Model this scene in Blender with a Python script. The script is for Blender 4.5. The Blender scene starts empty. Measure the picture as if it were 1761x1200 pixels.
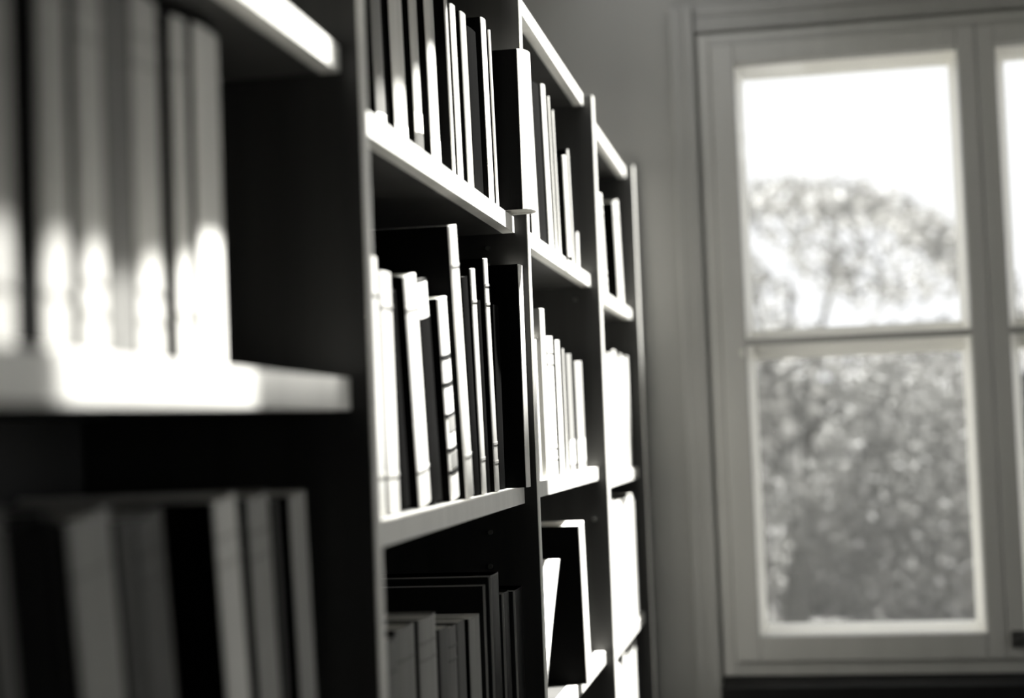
import bpy, bmesh, math, random
import numpy as np
from mathutils import Vector, Matrix

C = bpy.context.scene.collection
CZ = 1.5          # eye height above the floor
random.seed(4)

# ------------------------------------------------------------------ helpers
def tint(t):
    return (t, t * .985, t * .925, 1)

MATS = {}
def mat(name, tone, rough=.6, noise=0., scale=(8, 8, 8), bump=0., spec=.4, metal=0., detail=4):
    if name in MATS: return MATS[name]
    m = bpy.data.materials.new(name); m.use_nodes = True
    nt = m.node_tree; b = nt.nodes['Principled BSDF']
    b.inputs['Base Color'].default_value = tint(tone)
    b.inputs['Roughness'].default_value = rough
    b.inputs['Specular IOR Level'].default_value = spec
    b.inputs['Metallic'].default_value = metal
    if noise or bump:
        tc = nt.nodes.new('ShaderNodeTexCoord'); mp = nt.nodes.new('ShaderNodeMapping')
        mp.inputs['Scale'].default_value = scale
        nz = nt.nodes.new('ShaderNodeTexNoise'); nz.inputs['Scale'].default_value = 1; nz.inputs['Detail'].default_value = detail
        nt.links.new(tc.outputs['Object'], mp.inputs['Vector']); nt.links.new(mp.outputs['Vector'], nz.inputs['Vector'])
        if noise:
            r = nt.nodes.new('ShaderNodeValToRGB')
            r.color_ramp.elements[0].position = .3; r.color_ramp.elements[1].position = .7
            r.color_ramp.elements[0].color = tint(tone * (1 - noise)); r.color_ramp.elements[1].color = tint(min(.9, tone * (1 + noise)))
            nt.links.new(nz.outputs['Fac'], r.inputs['Fac']); nt.links.new(r.outputs['Color'], b.inputs['Base Color'])
        if bump:
            bp = nt.nodes.new('ShaderNodeBump'); bp.inputs['Strength'].default_value = bump; bp.inputs['Distance'].default_value = .002
            nt.links.new(nz.outputs['Fac'], bp.inputs['Height']); nt.links.new(bp.outputs['Normal'], b.inputs['Normal'])
    MATS[name] = m
    return m

def leaf_mat(name, tone, trans=.35):
    m = bpy.data.materials.new(name); m.use_nodes = True; nt = m.node_tree
    b = nt.nodes['Principled BSDF']; out = nt.nodes['Material Output']
    oi = nt.nodes.new('ShaderNodeTexCoord'); nz = nt.nodes.new('ShaderNodeTexNoise'); nz.inputs['Scale'].default_value = 3
    r = nt.nodes.new('ShaderNodeValToRGB')
    r.color_ramp.elements[0].position = .35; r.color_ramp.elements[1].position = .65
    r.color_ramp.elements[0].color = tint(tone * .6); r.color_ramp.elements[1].color = tint(min(.8, tone * 1.5))
    nt.links.new(oi.outputs['Object'], nz.inputs['Vector']); nt.links.new(nz.outputs['Fac'], r.inputs['Fac'])
    nt.links.new(r.outputs['Color'], b.inputs['Base Color']); b.inputs['Roughness'].default_value = .5
    t = nt.nodes.new('ShaderNodeBsdfTranslucent'); nt.links.new(r.outputs['Color'], t.inputs['Color'])
    mx = nt.nodes.new('ShaderNodeMixShader'); mx.inputs[0].default_value = trans
    nt.links.new(b.outputs[0], mx.inputs[1]); nt.links.new(t.outputs[0], mx.inputs[2]); nt.links.new(mx.outputs[0], out.inputs['Surface'])
    return m

def glass_mat(name, veil=0):
    m = bpy.data.materials.new(name); m.use_nodes = True; nt = m.node_tree
    out = nt.nodes['Material Output']; nt.nodes.remove(nt.nodes['Principled BSDF'])
    tr = nt.nodes.new('ShaderNodeBsdfTransparent'); tr.inputs[0].default_value = (.97, .97, .97, 1)
    gl = nt.nodes.new('ShaderNodeBsdfGlossy'); gl.inputs['Roughness'].default_value = .03
    mx = nt.nodes.new('ShaderNodeMixShader'); mx.inputs[0].default_value = .05
    nt.links.new(tr.outputs[0], mx.inputs[1]); nt.links.new(gl.outputs[0], mx.inputs[2]); last = mx.outputs[0]
    if veil:      # veiling haze over the garden, put into the outside pane as translucency
        tl = nt.nodes.new('ShaderNodeBsdfTranslucent'); tl.inputs[0].default_value = (.9, .9, .87, 1)
        m2 = nt.nodes.new('ShaderNodeMixShader'); m2.inputs[0].default_value = veil
        nt.links.new(last, m2.inputs[1]); nt.links.new(tl.outputs[0], m2.inputs[2]); last = m2.outputs[0]
    nt.links.new(last, out.inputs['Surface'])
    return m

def box(bm, x0, x1, y0, y1, z0, z1):
    v = [bm.verts.new(p) for p in ((x0,y0,z0),(x1,y0,z0),(x1,y1,z0),(x0,y1,z0),(x0,y0,z1),(x1,y0,z1),(x1,y1,z1),(x0,y1,z1))]
    for f in ((3,2,1,0),(4,5,6,7),(0,1,5,4),(1,2,6,5),(2,3,7,6),(3,0,4,7)):
        bm.faces.new([v[i] for i in f])

def prism(bm, loop, z0, z1):
    a = [bm.verts.new((x, y, z0)) for x, y in loop]; b = [bm.verts.new((x, y, z1)) for x, y in loop]
    n = len(loop)
    bm.faces.new(a[::-1]); bm.faces.new(b)
    for i in range(n): bm.faces.new((a[i], a[(i+1) % n], b[(i+1) % n], b[i]))

def cyl(bm, p, q, r0, r1=None, n=12):
    r1 = r0 if r1 is None else r1
    p = Vector(p); q = Vector(q); d = (q - p); L = d.length
    M = Matrix.Translation((p + q) / 2) @ d.to_track_quat('Z', 'Y').to_matrix().to_4x4()
    bmesh.ops.create_cone(bm, cap_ends=True, segments=n, radius1=r0, radius2=r1, depth=L, matrix=M)

def obj(name, bm, m, parent=None, loc=(0, 0, 0), bevel=0, smooth=False, segs=2):
    bmesh.ops.recalc_face_normals(bm, faces=bm.faces)
    me = bpy.data.meshes.new(name); bm.to_mesh(me); bm.free()
    me.materials.append(m)
    if smooth:
        for p in me.polygons: p.use_smooth = True
    o = bpy.data.objects.new(name, me); C.objects.link(o); o.location = loc
    if parent: o.parent = parent
    if bevel:
        b = o.modifiers.new('Bevel', 'BEVEL'); b.width = bevel; b.segments = segs; b.limit_method = 'ANGLE'; b.angle_limit = math.radians(50)
        b.harden_normals = False
    return o

def boxes(name, L, m, parent=None, bevel=0, loc=(0, 0, 0)):
    bm = bmesh.new()
    for b in L: box(bm, *b)
    return obj(name, bm, m, parent, loc, bevel)

def thing(name, label, cat, loc=(0, 0, 0), group=None, rot=(0, 0, 0)):
    o = bpy.data.objects.new(name, None); C.objects.link(o)
    o.location = loc; o.rotation_euler = rot; o.empty_display_size = .05
    o['label'] = label; o['category'] = cat
    if group: o['group'] = group
    return o

def struct(o):
    o['kind'] = 'structure'; return o

# ------------------------------------------------------------------ materials
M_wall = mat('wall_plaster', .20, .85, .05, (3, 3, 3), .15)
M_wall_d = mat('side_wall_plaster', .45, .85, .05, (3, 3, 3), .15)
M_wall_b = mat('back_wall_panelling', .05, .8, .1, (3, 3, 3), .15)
M_ceil = mat('ceiling_plaster', .6, .9, .03, (3, 3, 3), .1)
M_trim = mat('window_paint', .275, .35, .04, (20, 20, 3), .1)
M_arch = mat('architrave_paint', .195, .4, .04, (20, 20, 3), .1)
M_white = mat('outer_frame_white_paint', .88, .4)
M_sill = mat('black_stained_sill', .004, .75, .2, (30, 3, 30), 0, .1)
M_floor = mat('dark_parquet', .06, .5, .3, (2, 12, 2), .2)
M_black = mat('black_stained_wood', .020, .45, .3, (30, 30, 2), .1, .25)
M_black_lit = mat('black_stained_wood_lit', .045, .5, .2, (30, 30, 2), .1, .2)  # far uprights: same black wood, light on them put into a paler colour
M_edge = mat('pale_edge_banding', .80, .45, .06, (60, 60, 6), .1)
M_shelf = mat('shelf_board_laminate', .045, .5, .15, (6, 60, 60), .1, .25)
M_back = mat('dark_back_board', .03, .7)
M_pin = mat('nickel_pin', .5, .3, metal=1)
M_paper = mat('page_edges', .62, .9, .15, (4, 500, 4), .3, .1)
M_paper_d = mat('dark_page_edges', .08, .9, .15, (4, 500, 4), .3, .1)  # darker page edges for the dark books
M_label = mat('label_paper', .8, .7)
M_label_d = mat('label_dark', .10, .6)
M_highlight = mat('folio_edge_highlight', .30, .35)  # light catching the folio edges, put into the colour
M_ink = mat('black_band', .012, .5)
M_glass = glass_mat('window_glass')
M_veiled = glass_mat('veiled_window_glass', .05)  # pane that carries the added haze
M_metal = mat('dark_latch_metal', .06, .35, metal=.6)
M_bark = mat('bark', .08, .9, .4, (6, 6, 2), .6)
M_lawn = mat('lawn', .06, .9, .5, (1, 1, 1), .6)

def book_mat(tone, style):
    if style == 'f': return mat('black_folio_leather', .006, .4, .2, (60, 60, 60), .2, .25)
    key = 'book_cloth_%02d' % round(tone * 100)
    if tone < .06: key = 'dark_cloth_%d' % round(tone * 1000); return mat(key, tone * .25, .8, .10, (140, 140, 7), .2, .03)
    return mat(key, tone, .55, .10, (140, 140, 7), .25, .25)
SKY, SUN, EXPO, FSTOP = 1.65, 60.0, 0.0, 2.2
CAMROT = [[0.984138, 0.04627, 0.171266], [0.173283, -0.043804, -0.983897], [-0.038023, 0.997968, -0.051127]]
BOOKS=[
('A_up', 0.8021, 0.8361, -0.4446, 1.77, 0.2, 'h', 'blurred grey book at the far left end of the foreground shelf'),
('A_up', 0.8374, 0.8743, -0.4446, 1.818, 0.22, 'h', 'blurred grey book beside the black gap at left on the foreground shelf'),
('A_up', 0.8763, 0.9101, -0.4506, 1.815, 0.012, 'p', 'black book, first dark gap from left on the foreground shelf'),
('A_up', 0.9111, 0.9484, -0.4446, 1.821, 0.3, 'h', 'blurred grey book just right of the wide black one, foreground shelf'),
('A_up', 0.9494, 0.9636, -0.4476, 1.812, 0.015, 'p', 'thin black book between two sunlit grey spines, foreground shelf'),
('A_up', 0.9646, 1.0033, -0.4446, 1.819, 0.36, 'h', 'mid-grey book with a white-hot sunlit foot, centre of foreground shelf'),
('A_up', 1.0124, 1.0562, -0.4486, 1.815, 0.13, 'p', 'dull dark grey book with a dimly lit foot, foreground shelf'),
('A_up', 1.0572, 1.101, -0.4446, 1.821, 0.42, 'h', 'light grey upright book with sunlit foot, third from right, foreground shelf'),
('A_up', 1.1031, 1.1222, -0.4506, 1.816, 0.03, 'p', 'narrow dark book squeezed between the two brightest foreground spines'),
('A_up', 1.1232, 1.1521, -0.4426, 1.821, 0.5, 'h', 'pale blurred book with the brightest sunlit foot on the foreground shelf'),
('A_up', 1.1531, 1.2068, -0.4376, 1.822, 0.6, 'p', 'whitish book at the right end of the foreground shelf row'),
('A_low', 0.8825, 0.9112, -0.4696, 1.4648, 0.09, 'p', 'very dark grey book at the lower left corner of the picture'),
('A_low', 0.9122, 0.9761, -0.4746, 1.4532, 0.012, 'p', 'black book right of the lower left corner, almost lost in shadow'),
('A_low', 0.9771, 0.9959, -0.4746, 1.4544, 0.035, 'p', 'charcoal book left of the widest grey spine in the lower left row'),
('A_low', 0.9969, 1.0674, -0.4696, 1.4527, 0.28, 'h', 'wide grey rounded spine in the shaded lower left row'),
('A_low', 1.0694, 1.1018, -0.4696, 1.4508, 0.08, 'p', 'dark grey book touching the wide grey spine, lower left row'),
('A_low', 1.1028, 1.1578, -0.4686, 1.4499, 0.11, 'h', 'dark grey book ending the left cluster before the black gap, lower row'),
('A_low', 1.1912, 1.2445, -0.4416, 1.4553, 0.62, 'h', 'lightest grey book right of the black gap in the lower left row'),
('A_low', 1.2455, 1.2575, -0.4446, 1.4502, 0.05, 'p', 'thin dark book right of the lightest one in the lower left row'),
('A_low', 1.2585, 1.3135, -0.4386, 1.4539, 0.33, 'h', 'middle grey spine of the right cluster, lower left row'),
('A_low', 1.3166, 1.3306, -0.4386, 1.4496, 0.07, 'p', 'dark grey book before the last spine of the lower left row'),
('A_low', 1.3316, 1.3807, -0.4286, 1.4515, 0.34, 'p', 'last grey book at the right end of the lower left row'),
('B_up', 1.7692, 1.8161, -0.4566, 2.08, 0.14, 'l', 'blurred dark grey book first in the upper row of the second bay'),
('B_up', 1.824, 1.8409, -0.4606, 2.06, 0.012, 'p', 'black book between the first two grey spines, second bay upper row'),
('B_up', 1.8419, 1.91, -0.4526, 2.1, 0.42, 'l', 'light grey book with glinting spine label at its foot, upper row'),
('B_up', 1.9144, 1.9578, -0.4446, 2.1, 0.4, 'L', 'grey book with a square dark label above its foot, upper row'),
('B_up', 1.9588, 2.0129, -0.4346, 2.1, 0.48, 'l', 'pale book with broad white label at its foot, upper row'),
('B_up', 2.0139, 2.0279, -0.4206, 2.1, 0.5, 'p', 'very thin light spine in the middle of the upper row'),
('B_up', 2.0289, 2.0613, -0.4166, 2.0635, 0.6, 'p', 'slim white book with its top just below the picture edge'),
('B_up', 2.0628, 2.0728, -0.4186, 2.0, 0.02, 'p', 'short black book beside the slim white one, upper row'),
('B_up', 2.0738, 2.114, -0.4126, 2.0647, 0.3, 'p', 'slim grey book standing alone between black ones, upper row'),
('B_up', 2.115, 2.1823, -0.4126, 2.0548, 0.012, 'p', 'broad black book before the last bright pair, upper row'),
('B_up', 2.1833, 2.2204, -0.4046, 2.083, 0.75, 'p', 'white book, taller of the last bright pair, upper row'),
('B_up', 2.2214, 2.2354, -0.4016, 2.0741, 0.5, 'p', 'thin pale booklet, shorter of the last bright pair, upper row'),
('B_up', 2.2364, 2.295, -0.3546, 2.0506, 0.75, 't', 'tall pale book jutting out beyond the upright at the upper row end'),
('B_lo', 1.5569, 1.5953, -0.4126, 1.682, 0.6, 'h', 'tallest pale blurred book at the left end, second bay lower row'),
('B_lo', 1.6181, 1.663, -0.4146, 1.6713, 0.5, 'h', 'pale grey book second from left in the second bay lower row'),
('B_lo', 1.6987, 1.7356, -0.4246, 1.6584, 0.012, 'p', 'black book between pale spines two and three, second bay lower row'),
('B_lo', 1.7366, 1.794, -0.4126, 1.6779, 0.65, 'h', 'broad white rounded spine leaning slightly, second bay lower row'),
('B_lo', 1.7984, 1.8511, -0.4146, 1.6787, 0.02, 'w', 'black book with a small white tab at its head, lower row'),
('B_lo', 1.859, 1.8837, -0.4206, 1.6527, 0.012, 'p', 'short black book left of the banded spine, lower row'),
('B_lo', 1.8847, 1.9331, -0.4086, 1.6637, 0.8, 'B', 'white spine crossed by thin black bands, second bay lower row'),
('B_lo', 1.9341, 1.9781, -0.3996, 1.7564, 0.7, 'h', 'tallest slim white spine in the second bay lower row'),
('B_lo', 2.0227, 2.0617, -0.4086, 1.7013, 0.012, 'p', 'black book right of the tallest slim white spine, lower row'),
('B_lo', 2.0627, 2.0902, -0.4046, 1.7151, 0.5, 'h', 'slim light spine with ridge marks, middle height, lower row'),
('B_lo', 2.1211, 2.1456, -0.4106, 1.6779, 0.012, 'p', 'black book between two slim ridged spines, lower row'),
('B_lo', 2.1466, 2.1737, -0.4026, 1.7366, 0.4, 'h', 'slim ridged grey spine with a pale head, last before black gap'),
('B_lo', 2.2482, 2.2894, -0.4146, 1.6814, 0.012, 'p', 'wide black book filling the end of the lower row'),
('B_lo', 2.2904, 2.3366, -0.3826, 1.7421, 0.8, 'p', 'thin bright white book against the upright at the lower row end'),
('B_bot', 1.6106, 1.6687, -0.4246, 1.2863, 0.17, 'h', 'low grey book first in the bottom row of the second bay'),
('B_bot', 1.6712, 1.7527, -0.4246, 1.2912, 0.22, 'h', 'grey book with bumpy head second in the bottom row'),
('B_bot', 1.7568, 1.8385, -0.4196, 1.2915, 0.28, 'h', 'lighter grey rounded spine standing higher in the bottom row'),
('B_bot', 1.8697, 1.9143, -0.4246, 1.2663, 0.1, 'p', 'dark grey book with a short head in the bottom row'),
('B_bot', 1.9176, 1.9679, -0.4246, 1.2619, 0.16, 'h', 'slim grey book in the middle of the bottom row'),
('B_bot', 1.9713, 2.0165, -0.4246, 1.262, 0.11, 'p', 'dull grey book left of the last grey one, bottom row'),
('B_bot', 2.0175, 2.0856, -0.4186, 1.2608, 0.24, 'p', 'last grey book standing against the tall black folio'),
('B_bot', 2.0866, 2.1006, -0.4126, 1.2972, 0.015, 'f', 'black folio with fine bright edge, front one of the two'),
('B_bot', 2.1016, 2.1712, -0.4066, 1.3074, 0.015, 'f', 'tallest black folio rising behind the other, bottom row'),
('B_bot', 2.1886, 2.2454, -0.4066, 1.2751, 0.02, 'f', 'small black book with thin bright edges right of the folios'),
('B_bot', 2.2464, 2.334, -0.4006, 1.2728, 0.02, 'f', 'last black book with one bright edge next to the upright'),
('C_top', 2.5617, 2.6314, -0.4046, 2.0703, 0.75, 'p', 'white book standing just behind the first upright, third bay upper row'),
('C_top', 2.6419, 2.7335, -0.4066, 2.088, 0.03, 'p', 'dark book second in the upper row of the third bay'),
('C_top', 2.7345, 2.7766, -0.4026, 2.1013, 0.8, 'p', 'tallest white book right of the dark one, third bay upper row'),
('C_top', 2.7928, 2.8052, -0.4006, 2.0913, 0.8, 'p', 'thin white book one step lower in the third bay upper row'),
('C_top', 2.8385, 2.8525, -0.4006, 2.0753, 0.75, 'p', 'thin white book two steps lower in the third bay upper row'),
('C_top', 2.8535, 2.8853, -0.3866, 1.996, 0.75, 'd', 'short white book with dark cover pulled forward, third bay upper row'),
('C_top', 2.9696, 2.9866, -0.3946, 2.0265, 0.75, 'p', 'short thin white book beside the pulled-forward one'),
('C_top', 3.1015, 3.1198, -0.4006, 1.885, 0.8, 'p', 'tiny white booklet at the end of the third bay upper row'),
('C_mid', 2.5647, 2.5787, -0.4066, 1.647, 0.8, 'p', 'first white book behind the upright, third bay middle row'),
('C_mid', 2.5797, 2.6191, -0.3966, 1.6977, 0.8, 'g', 'tallest white book with grey cover, third bay middle row'),
('C_mid', 2.66, 2.717, -0.3986, 1.6564, 0.8, 'h', 'white rounded spine right of the tallest, third bay middle row'),
('C_mid', 2.7435, 2.7928, -0.3986, 1.6543, 0.75, 'p', 'white book fourth in the third bay middle row'),
('C_mid', 2.8661, 2.8789, -0.4046, 1.6449, 0.6, 'p', 'thin whitish book before the mottled pair, middle row'),
('C_mid', 2.9379, 3.0001, -0.4066, 1.6382, 0.25, 'l', 'grey mottled book with pale foot in the middle row'),
('C_mid', 3.024, 3.1219, -0.4026, 1.6275, 0.4, 'l', 'light grey mottled book last in the middle row'),
('C_bot', 2.7693, 2.7833, -0.4246, 1.2768, 0.8, 's', 'thin white pamphlet slumped against the upright on the bottom shelf'),
('C_bot', 2.7843, 2.7983, -0.3746, 1.3308, 0.8, 'd', 'tall white-spined box file with dark side on the bottom shelf'),
('D_top', 3.5614, 3.6308, -0.4066, 2.0243, 0.8, 'h', 'white book left of the pair on the last bay upper shelf'),
('D_top', 3.9096, 3.9902, -0.4066, 2.0559, 0.8, 'h', 'white book right of the pair on the last bay upper shelf'),
]
GROUPS={'A_up': ('books on the foreground shelf', 1.5535), 'A_low': ('books on the shelf under the foreground shelf', 1.19), 'B_up': ('books on the upper shelf of the second bay', 1.817), 'B_lo': ('books on the lower shelf of the second bay', 1.417), 'B_bot': ('books on the bottom shelf of the second bay', 1.05), 'C_top': ('books on the upper shelf of the third bay', 1.811), 'C_mid': ('books on the middle shelf of the third bay', 1.419), 'C_bot': ('items on the bottom shelf of the third bay', 1.05), 'D_top': ('books on the upper shelf of the last bay', 1.797)}
# ------------------------------------------------------------------ room shell
X_WALL = -.67; Y_WALL = 4.125; Y_OUT = 4.43; H = 2.7
WX0, WX1, WZ0, WZ1 = -.20, 1.22, CZ - .64, CZ + 1.0
struct(boxes('floor', [(-.9, 3.2, -2.8, Y_OUT, -.1, 0)], M_floor))
struct(boxes('wall_left', [(-.9, X_WALL, -2.8, Y_OUT, 0, H)], M_wall_d))
struct(boxes('wall_far', [(X_WALL, WX0, Y_WALL, Y_OUT, 0, H), (WX1, 3.0, Y_WALL, Y_OUT, 0, H),
                          (WX0, WX1, Y_WALL, Y_OUT, 0, WZ0), (WX0, WX1, Y_WALL, Y_OUT, WZ1, H)], M_wall))
RW = [(-1.9, -.5), (.1, 1.5), (2.1, 3.5)]
L = [(3.0, 3.2, -2.8, Y_OUT, 0, 1.0), (3.0, 3.2, -2.8, Y_OUT, 2.3, H)]
ys = [-2.8] + [v for w in RW for v in w] + [Y_OUT]
for k in range(0, len(ys), 2): L.append((3.0, 3.2, ys[k], ys[k+1], 1.0, 2.3))
struct(boxes('wall_right', L, M_wall_d))
struct(boxes('wall_back', [(X_WALL, 3.0, -2.8, -2.6, 0, H)], M_wall_b))
# ceiling with a long narrow rooflight above the aisle, unseen, stepped to shape the sunlight
RY0, RY1, RY2, RYE = .84, 1.57, 2.585, 4.100
XA, XB, XC, XL = -.095, -.093, .09, -.52
struct(boxes('ceiling', [(-.9, XL, -2.8, Y_OUT, H, H + .02), (XL, 3.2, -2.8, RY0, H, H + .02),
                         (XA, 3.2, RY0, RY1, H, H + .02), (XB, 3.2, RY1, RY2, H, H + .02), (XC, 3.2, RY2, 3.95, H, H + .02), (-.11, 3.2, 3.95, RYE, H, H + .02),
                         (XL, XA, 1.385, 1.445, H, H + .02), (-.114, XA, 1.16, 1.385, H, H + .02),  # added rib and strip that shade the near upright and low books
                         (XL, 3.2, RYE, Y_OUT, H, H + .02)], M_ceil))

# ------------------------------------------------------------------ far window (box window: inner casements, splayed reveal, outer frame)
win = bpy.data.objects.new('window_1', None); C.objects.link(win); struct(win)
LZ0, LZ1 = CZ - .54, CZ + .917
LITES = [(-.108, .445), (.538, 1.09)]
def frame_loop(x0, x1, z0, z1, X0, X1, Z0, Z1, y0, y1):   # outer rect, inner rect
    return [(x0, X0, y0, y1, z0, z1), (X1, x1, y0, y1, z0, z1), (X0, X1, y0, y1, Z1, z1), (X0, X1, y0, y1, z0, Z0)]
f = boxes('fixed_frame', frame_loop(WX0, WX1, WZ0, WZ1, WX0 + .03, WX1 - .03, WZ0 + .035, WZ1 - .03, 4.105, 4.15), M_trim, win, .003)
mid = .4915
cas = [(WX0 + .031, mid - .001), (mid + .001, WX1 - .031)]
for k, (a, b) in enumerate(LITES):
    s = boxes('casement', frame_loop(cas[k][0], cas[k][1], WZ0 + .036, WZ1 - .031, a, b, LZ0, LZ1, 4.093, 4.14), M_trim, win, .004)
    boxes('muntin', [(a, b, 4.098, 4.13, CZ + .194, CZ + .210)], mat('muntin_paint', .22, .4), s, .002)
    boxes('pane', [(a, b, 4.118, 4.122, LZ0, LZ1)], M_glass, s)
    if k == 0:
        bm = bmesh.new(); cyl(bm, (a - .01, 4.085, CZ + .165), (a - .01, 4.085, CZ + .185), .006); obj('hinge', bm, M_pin, s)
        bm = bmesh.new(); box(bm, .50, .535, 4.082, 4.093, CZ - .575, CZ - .535); box(bm, .508, .60, 4.070, 4.082, CZ - .562, CZ - .548)
        obj('latch', bm, M_metal, s, bevel=.002)
# splayed reveal between the two frames, one opening per lite
for (a, b), (oa, ob) in zip(LITES, [(-.091, .441), (.577, 1.07)]):
    bm = bmesh.new()
    oz0, oz1 = CZ - .533, CZ + .914
    ia, ib, iz0, iz1 = a - .008, b + .022, LZ0 - .035, LZ1 + .045
    def ring(x0, x1, z0, z1, y): return [bm.verts.new(p) for p in ((x0, y, z0), (x1, y, z0), (x1, y, z1), (x0, y, z1))]
    r1 = ring(ia, ib, iz0, iz1, 4.142); r2 = ring(oa, ob, oz0, oz1, 4.25); r3 = ring(oa, ob, oz0, oz1, 4.30)
    r4 = ring(ia - .02, ib + .02, iz0 - .02, iz1 + .02, 4.30); r5 = ring(ia - .02, ib + .02, iz0 - .02, iz1 + .02, 4.142)
    for A, B in ((r1, r2), (r2, r3), (r3, r4), (r4, r5), (r5, r1)):
        for i in range(4): bm.faces.new((A[i], A[(i+1) % 4], B[(i+1) % 4], B[i]))
    of = obj('outer_frame', bm, M_white, win)
    bm = bmesh.new()
    lo, hi = CZ + .163, CZ + .240; m_ = (lo + hi) / 2
    sec = [(4.285, lo), (4.285, hi), (4.262, hi), (4.240, m_ + .012), (4.240, m_ - .012), (4.262, lo)]
    A = [bm.verts.new((oa, y, z)) for y, z in sec]; B = [bm.verts.new((ob, y, z)) for y, z in sec]
    bm.faces.new(A); bm.faces.new(B[::-1])
    for i in range(6): bm.faces.new((A[i], A[(i+1) % 6], B[(i+1) % 6], B[i]))
    obj('outer_muntin', bm, M_white, of)
    boxes('outer_pane', [(oa, ob, 4.270, 4.273, oz0, oz1)], M_veiled, of)
# masonry packing round the outer frame
struct(boxes('trim_4', frame_loop(WX0, WX1, WZ0, WZ1, -.11, 1.12, CZ - .56, CZ + .94, 4.31, 4.42), M_white))
# architrave, sill
struct(boxes('trim_1', [(-.272, -.235, 4.108, 4.125, 0, WZ1 + .08), (-.238, -.208, 4.100, 4.125, 0, WZ1 + .08)], M_arch, None, .004))
struct(boxes('trim_2', [(-.208, 1.30, 4.112, 4.125, WZ1 + .008, WZ1 + .05), (-.208, 1.30, 4.116, 4.125, WZ1 + .05, WZ1 + .085)], M_arch, None, .004))
struct(boxes('trim_3', [(-.203, 1.26, 3.93, 4.1245, WZ0 - .04, WZ0 - .001)], M_sill, None, .004))
# rooflight: window_2
rl = bpy.data.objects.new('window_2', None); C.objects.link(rl); struct(rl)
boxes('rooflight_pane', [(XL, XC, RY0, RYE, H + .03, H + .036)], M_glass, rl)

# ------------------------------------------------------------------ bookcase
XF, XS, XB_ = -.3746, -.3946, -.655
case = thing('bookcase', 'long black open bookcase with pale shelf edges running along the wall towards the window', 'bookcase', (-.52, 2.3, 0))
off = Vector((.52, -2.3, 0))
def cbox(name, L, m, parent, bevel=0):
    o = boxes(name, L, m, parent, bevel)
    if parent is case: o.location = off
    return o
PY = [.50, 1.412, 2.337, 3.235, 4.078]
HT = [.01, .01, .01, .014, .020]
TOPZ = [.705, .705, .705, .680, .668]
pins = {2: [(-.435, .272), (-.437, .247), (-.447, -.148), (-.449, -.198)], 3: [(-.405, -.185), (-.425, .262)]}
for i, y in enumerate(PY):
    p = cbox('side_panel', [(XB_, XF - .0015, y - HT[i], y + HT[i], 0, CZ + TOPZ[i])], M_black if i < 3 else M_black_lit, case, .001)
    e = cbox('edge_band', [(XF - .0015, XF, y - HT[i], y + HT[i], 0, CZ + TOPZ[i])], M_edge, p, 0)
    for (px, pz) in pins.get(i, []):
        bm = bmesh.new(); cyl(bm, (px, y - HT[i] - .007, CZ + pz), (px, y - HT[i] + .001, CZ + pz), .0035); obj('shelf_pin', bm, M_pin, p, smooth=False)
SH = {0: [-1.42, -.68, -.31, .0535, .358, .683], 1: [-1.42, -.82, -.45, -.083, .317, .683],
      2: [-1.42, -.82, -.45, -.081, .311, .683], 3: [-1.42, -.84, -.47, -.105, .297, .660]}
for b in range(4):
    y0, y1 = PY[b] + HT[b] + .0001, PY[b+1] - HT[b+1] - .0001
    for z in SH[b]:
        th = .029 if (b == 0 and z == .0535) else .024
        s = cbox('shelf', [(XB_, XS - .018, y0, y1, CZ + z - th, CZ + z)], M_shelf, case, .0005)
        cbox('front_edge', [(XS - .018, XS, y0, y1, CZ + z - th, CZ + z)], M_edge, s)
    cbox('back_panel', [(XB_ - .008, XB_, y0 - .01, y1 + .01, 0, CZ + .66)], M_back, case)

# ------------------------------------------------------------------ books
def arc(t, r, n=8, inset=0):
    """spine curve from (-r,-t/2) bulging to x=0"""
    h = t / 2 - inset
    return [(-r + (r - inset) * math.cos(a), h * math.sin(a)) for a in [(-.5 + k / n) * math.pi for k in range(n + 1)]]

def patch(bm, t, r, z0, z1, off=.0005, n=8, span=1.0):
    a = [((-r + (r + off) * math.cos(u)), (t / 2 + off * .3) * math.sin(u)) for u in [(-.5 + k / n) * math.pi * span for k in range(n + 1)]]
    b = [((-r + (r) * math.cos(u)) - .0004, (t / 2) * math.sin(u)) for u in [(-.5 + k / n) * math.pi * span for k in range(n + 1)]]
    prism(bm, a + b[::-1], z0, z1)

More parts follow.
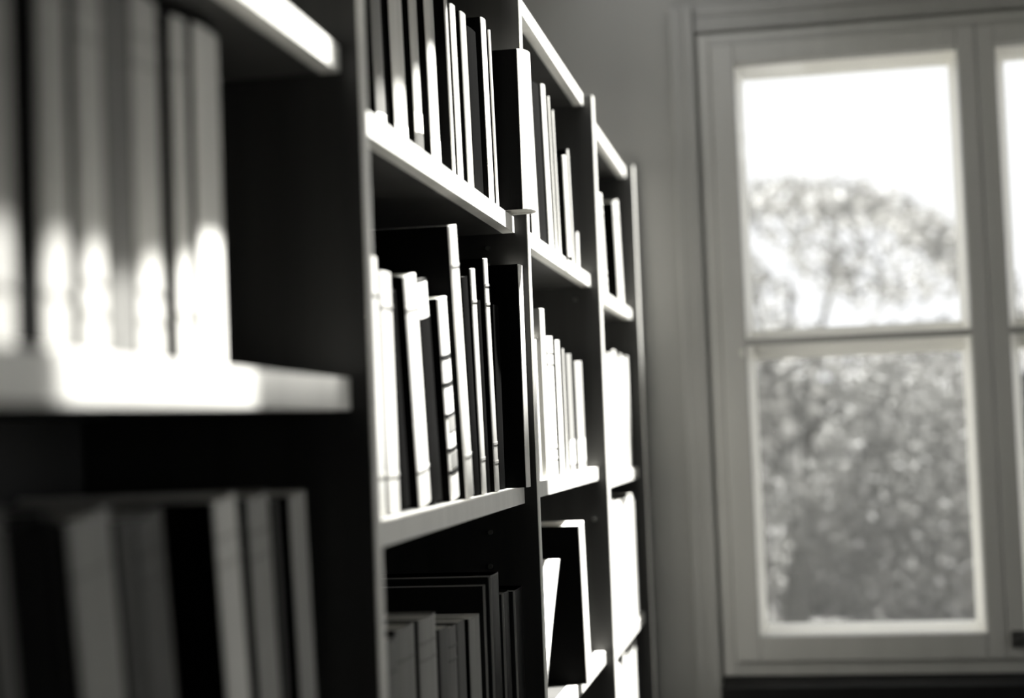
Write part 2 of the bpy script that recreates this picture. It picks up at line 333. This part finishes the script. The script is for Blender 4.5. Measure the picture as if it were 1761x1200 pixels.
def make_book(group, y0, y1, xs, ztop, zb, tone, style, label, lean=0., name='book', board=.006):
    rnd = random.Random(hash((round(y0, 3), round(zb, 2))) & 0xffff)
    t = y1 - y0; h = ztop - zb
    D = min(.21, h * .72, xs - XB_ - .012)
    hard = style in 'hBLltgdf'
    b = .0024 if hard else .0007
    r = min(.0045, t * .12) if style in 'hB' else min(.014, t * .25) if style == 't' else .0022
    r = max(r, b + .0008)
    root = thing(name, label, 'book' if name == 'book' else name.replace('_', ' '), (xs, (y0 + y1) / 2, zb + .0006 + t / 2 * math.sin(abs(lean))), group, (lean, 0, 0))
    outer = [(-D, -t / 2)] + arc(t, r) + [(-D, t / 2)]
    inner = [(-D, -t / 2 + b)] + arc(t, r, inset=b) + [(-D, t / 2 - b)]
    bm = bmesh.new(); prism(bm, outer + inner[::-1], 0, h)
    cm = book_mat(tone, style)
    cm2 = None
    if style == 'g': cm2 = book_mat(.3, 'p')
    elif tone > .06 and board: cm2 = book_mat(board, 'p')
    cover = obj('cover', bm, cm, root, bevel=(.0012 if style == 'f' else .0005 if hard else 0))
    if cm2:     # dark boards: shade between spines put into colour; the grey board is its own
        bm = bmesh.new()
        box(bm, -D, -r - .001, -t / 2 - .0006, -t / 2, 0, h); box(bm, -D, -r - .001, t / 2, t / 2 + .0006, 0, h)
        o = obj('board_tone', bm, cm2, root); o['label'] = 'grey board' if style == 'g' else 'dark board, shade in its colour'
    if style == 'f':    # highlights on the black leather's edges, put on as pale strips
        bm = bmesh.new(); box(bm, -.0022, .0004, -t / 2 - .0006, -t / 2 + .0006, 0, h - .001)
        obj('edge_highlight', bm, M_highlight, root)['label'] = 'painted highlight along the vertical edge'
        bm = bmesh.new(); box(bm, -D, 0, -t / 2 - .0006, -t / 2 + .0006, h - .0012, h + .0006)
        obj('edge_highlight', bm, M_highlight, root)['label'] = 'painted highlight along the top edge'
    ins = .003 if hard else .0004
    bm = bmesh.new()
    il = [(-D + ins, -t / 2 + b + .0001)] + arc(t, r, inset=b + .0002) + [(-D + ins, t / 2 - b - .0001)]
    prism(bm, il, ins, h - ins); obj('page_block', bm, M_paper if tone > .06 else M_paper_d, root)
    if style == 'h':
        for q in (.12, .2, .8, .88) if rnd.random() < .5 else (.15, .85):
            bm = bmesh.new(); patch(bm, t, r, h * q, h * q + .0035, .0008)
            obj('spine_band', bm, book_mat(max(.02, tone * .75), 'p'), root)
    if style == 'B':
        for q in (.70, .565, .41, .24, .13):
            bm = bmesh.new(); patch(bm, t, r, h * q, h * q + .005, .0006)
            obj('spine_band', bm, M_ink, root)['label'] = 'black band across the spine'
        for q in (.16, .34):
            bm = bmesh.new(); patch(bm, t, r, h * q, h * q + .018, .0006, span=.6)
            obj('title_patch', bm, mat('mid_grey_print', .25, .6), root)
    if style in 'lL':
        bm = bmesh.new(); patch(bm, t, r, .024 if style == 'L' else .014, .058, .0006)  # the white one is part label, part sunlit foot put into colour
        o = obj('spine_label', bm, M_label_d if style == 'L' else M_label, root); o['label'] = 'dark square label' if style == 'L' else 'white label and sunlit foot'
        if style == 'L':
            bm = bmesh.new(); patch(bm, t, r, .060, .085, .0006); obj('spine_label', bm, M_label, root)['label'] = 'white label above the dark one'
    if style == 'w':
        bm = bmesh.new(); patch(bm, t, r, h - .045, h - .004, .0006); obj('spine_label', bm, M_label, root)['label'] = 'white tab at the head'
    return root

# the rows slump slightly towards the room: tilt in radians, and the height at which each row was measured
LEAN = {'A_low': (.15, .15, .15, .15, .15, .15, .13, .12, .11, .10, .09), 'B_up': .075, 'B_lo': (.02, .03, .15, .15, .15, .15, .15, .15, .12, .09, .09, .09, 0, 0), 'C_top': (.12, .12, .12, .12, .12, .12, .12, 0), 'C_mid': .04, 'C_bot': .10, 'D_top': .2}
PIV = {'A_low': .19, 'B_up': .23, 'B_lo': .09, 'C_top': .14, 'C_mid': .09, 'C_bot': .25, 'D_top': .15}
n_in = {}
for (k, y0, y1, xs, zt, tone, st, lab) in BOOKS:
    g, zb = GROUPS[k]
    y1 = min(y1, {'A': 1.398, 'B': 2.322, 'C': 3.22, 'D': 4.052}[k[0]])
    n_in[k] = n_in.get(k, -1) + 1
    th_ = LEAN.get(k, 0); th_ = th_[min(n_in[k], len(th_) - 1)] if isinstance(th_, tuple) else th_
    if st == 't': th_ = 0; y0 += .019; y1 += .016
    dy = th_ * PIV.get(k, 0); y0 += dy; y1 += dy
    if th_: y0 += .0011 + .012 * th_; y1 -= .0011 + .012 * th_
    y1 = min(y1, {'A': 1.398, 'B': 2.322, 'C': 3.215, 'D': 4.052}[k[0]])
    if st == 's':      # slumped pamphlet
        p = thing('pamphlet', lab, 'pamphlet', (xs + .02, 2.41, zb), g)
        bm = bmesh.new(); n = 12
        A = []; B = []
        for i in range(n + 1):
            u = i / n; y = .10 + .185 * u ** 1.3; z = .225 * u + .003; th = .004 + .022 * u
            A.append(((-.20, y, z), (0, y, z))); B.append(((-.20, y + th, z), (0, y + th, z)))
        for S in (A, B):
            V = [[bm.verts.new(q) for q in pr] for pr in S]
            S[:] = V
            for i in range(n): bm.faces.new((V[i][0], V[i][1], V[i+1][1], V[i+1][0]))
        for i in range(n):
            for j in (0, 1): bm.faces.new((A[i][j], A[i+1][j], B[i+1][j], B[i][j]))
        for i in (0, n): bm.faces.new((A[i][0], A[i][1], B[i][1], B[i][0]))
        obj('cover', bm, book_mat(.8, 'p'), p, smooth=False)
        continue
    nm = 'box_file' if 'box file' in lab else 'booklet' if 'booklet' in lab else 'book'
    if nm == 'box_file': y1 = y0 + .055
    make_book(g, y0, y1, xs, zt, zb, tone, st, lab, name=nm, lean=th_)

# packed rows nearest the window: spines no one can tell apart in the glare
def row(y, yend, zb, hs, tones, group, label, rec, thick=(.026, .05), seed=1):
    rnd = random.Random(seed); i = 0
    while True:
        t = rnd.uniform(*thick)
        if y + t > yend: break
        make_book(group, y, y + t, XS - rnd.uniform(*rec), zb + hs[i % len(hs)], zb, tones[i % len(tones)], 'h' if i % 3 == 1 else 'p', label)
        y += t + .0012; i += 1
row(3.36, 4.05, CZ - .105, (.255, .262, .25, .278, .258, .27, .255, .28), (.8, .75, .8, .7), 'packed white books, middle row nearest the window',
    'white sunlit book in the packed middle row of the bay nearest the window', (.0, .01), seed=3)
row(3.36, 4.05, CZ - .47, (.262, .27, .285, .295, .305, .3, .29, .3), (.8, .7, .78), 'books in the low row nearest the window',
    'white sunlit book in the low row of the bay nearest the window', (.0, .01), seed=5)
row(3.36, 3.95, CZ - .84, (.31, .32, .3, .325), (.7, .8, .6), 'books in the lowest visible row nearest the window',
    'pale book in the lowest visible row of the bay nearest the window', (.0, .015), seed=8)

# ------------------------------------------------------------------ outside
struct(boxes('garden_lawn', [(-40, 40, Y_OUT, 60, -.12, -.02)], M_lawn))
def leaves(n, pos_fn, size, seed, name, m, parent):
    rng = np.random.default_rng(seed)
    P = pos_fn(rng, n); n = len(P)
    s = rng.uniform(size[0], size[1], n)[:, None]
    u = rng.normal(size=(n, 3)); u /= np.linalg.norm(u, axis=1)[:, None]
    w = rng.normal(size=(n, 3)); w -= (w * u).sum(1)[:, None] * u; w /= np.linalg.norm(w, axis=1)[:, None]
    nn = np.cross(u, w)
    V = np.empty((n, 6, 3))
    for k, (a, b, c) in enumerate([(-1, 0, 0), (-.3, .42, .12), (.45, .36, .12), (1.05, 0, -.1), (.45, -.36, .12), (-.3, -.42, .12)]):
        V[:, k] = P + s * .5 * (a * u + b * w + c * nn)
    V = V.reshape(-1, 3)
    F = []
    for i in range(n):
        o = i * 6; F.append((o, o+1, o+2, o+3)); F.append((o, o+3, o+4, o+5))
    me = bpy.data.meshes.new(name); me.from_pydata(V.tolist(), [], F); me.update(); me.materials.append(m)
    o = bpy.data.objects.new(name, me); C.objects.link(o); o.parent = parent
    return o

def wobble(P, k):      # cheap smooth pseudo noise for clumping
    return np.sin(P[:, 0] * k + 1.3 * np.sin(P[:, 2] * k * .8)) * np.sin(P[:, 2] * k * 1.1 + 2) * np.sin(P[:, 1] * k * .9 + .7)

ML_tree = leaf_mat('tree_leaves', .17, .4); ML_shrub = leaf_mat('shrub_leaves', .11, .35); ML_dark = leaf_mat('hedge_leaves', .11, .35)
def tree(loc, rx, ry, rz, cz, n, label, seed, sparse):
    t = thing('tree', label, 'tree', loc, 'trees in the garden' if sparse is None else None)
    bm = bmesh.new(); cyl(bm, (0, 0, -.05), (.03, 0, cz - rz * .3), .11, .07, 10)
    obj('trunk', bm, M_bark, t, smooth=True)
    rnd = random.Random(seed)
    for k in range(9):
        a = k * 2.4; e = rnd.uniform(.35, 1.2)
        p = Vector((.03, 0, cz - rz * rnd.uniform(.25, .6)))
        q = Vector((rx * .8 * math.cos(a) * math.cos(e), ry * .8 * math.sin(a) * math.cos(e), cz + rz * .75 * math.sin(e) - .2))
        bm = bmesh.new(); cyl(bm, p, q, .04, .012, 8); obj('branch', bm, M_bark, t, smooth=True)
    def pos(rng, n):
        d = rng.normal(size=(n * 3, 3)); d /= np.linalg.norm(d, axis=1)[:, None]
        r = rng.uniform(.25, 1, n * 3) ** .55
        P = d * r[:, None]
        Q = P * np.array([rx, ry, rz]) + np.array([0, 0, cz])
        pr = np.hypot(P[:, 0], P[:, 2])
        keep = (wobble(Q, 3.1) > sparse) & (rng.uniform(size=len(Q)) < .8)
        a = rng.uniform(0, math.pi, n // 3); q = rng.uniform(.83, 1.0, n // 3)      # the dense outer crown
        ring = np.stack([rx * q * np.cos(a), ry * rng.uniform(-.35, .35, n // 3), cz + rz * q * np.sin(a)], 1)
        return np.concatenate([Q[keep][:n - n // 3], ring])
    leaves(n, pos, (.05, .10), seed, 'foliage', ML_tree, t)
    return t
tree((-.05, 11, 0), 1.62, 1.3, 1.25, CZ + .38, 9500, 'round-topped leafy tree against the white sky in the upper pane', 3, .10)

def shrub(loc, rx, ry, h, n, label, seed, m, group=None):
    t = thing('shrub', label, 'shrub', loc, group)
    bm = bmesh.new()
    rnd = random.Random(seed)
    for k in range(7):
        a = rnd.uniform(0, 6.28); R = rnd.uniform(.2, .6)
        cyl(bm, (.05 * math.cos(a), .05 * math.sin(a), -.04), (rx * R * math.cos(a), ry * R * math.sin(a), h * rnd.uniform(.6, .9)), .022, .006, 7)
    obj('stem', bm, M_bark, t)
    def pos(rng, n):
        d = rng.normal(size=(n * 3, 3)); d /= np.linalg.norm(d, axis=1)[:, None]
        r = rng.uniform(.1, 1, n * 3) ** .45
        Q = d * r[:, None] * np.array([rx, ry, h * .52]) + np.array([0, 0, h * .5])
        return Q[Q[:, 2] > 0.02][:n]
    leaves(n, pos, (.03, .06), seed, 'foliage', m, t)
    return t
shrub((-.68, 8.2, 0), .64, .6, 1.85, 11000, 'dense shrub at the left behind the lower window pane', 11, ML_shrub)
shrub((.60, 8.3, 0), .57, .6, 1.90, 11000, 'dense shrub in the middle behind the lower window pane', 12, ML_dark)
shrub((1.86, 8.1, 0), .62, .6, 1.85, 11000, 'dense shrub at the right behind the lower pane and mullion', 13, ML_shrub)
hd = thing('hedge', 'tall dark hedge closing the garden behind the shrubs', 'hedge', (.5, 12.8, 0))
def hp(rng, n):
    return np.stack([rng.uniform(-6, 7, n), rng.uniform(-.4, .4, n), rng.uniform(0, 1.95, n) ], 1)
boxes('inner_growth', [(-6, 7, -.25, .25, 0, 1.8)], mat('hedge_core', .03, .9, .5, (4, 4, 4), .8), hd)
fo = leaves(30000, hp, (.05, .09), 21, 'foliage', ML_dark, hd)

# ------------------------------------------------------------------ light
w = bpy.data.worlds.new('sky'); bpy.context.scene.world = w; w.use_nodes = True
bg = w.node_tree.nodes['Background']; bg.inputs[0].default_value = (.97, .985, 1, 1); bg.inputs[1].default_value = SKY
sun = bpy.data.lights.new('sun', 'SUN'); sun.energy = SUN; sun.angle = math.radians(1.8); sun.color = (1, .995, .97)
so = bpy.data.objects.new('sun', sun); C.objects.link(so)
d = Vector((-1, -.06, -4)); so.rotation_euler = d.to_track_quat('-Z', 'Y').to_euler(); so.location = (2, 2, 8)

# ------------------------------------------------------------------ camera
R = Matrix(CAMROT)
cam = bpy.data.cameras.new('camera'); co = bpy.data.objects.new('camera', cam); C.objects.link(co)
co.matrix_world = Matrix.Translation((0, 0, CZ)) @ R.to_4x4()
cam.sensor_width = 36; cam.lens = 2747 / 1761 * 36; cam.clip_start = .02; cam.clip_end = 200
cam.dof.use_dof = True; cam.dof.focus_distance = 2.33 * .985; cam.dof.aperture_fstop = FSTOP; cam.dof.aperture_blades = 0
sc = bpy.context.scene; sc.camera = co
vs = sc.view_settings; vs.view_transform = 'Standard'; vs.look = 'None'; vs.gamma = 1; vs.use_curve_mapping = False; vs.exposure = EXPO
sc.cycles.max_bounces = 10; sc.cycles.diffuse_bounces = 6; sc.cycles.transparent_max_bounces = 16
sc.cycles.use_denoising = True
sc.cycles.sample_clamp_indirect = 8
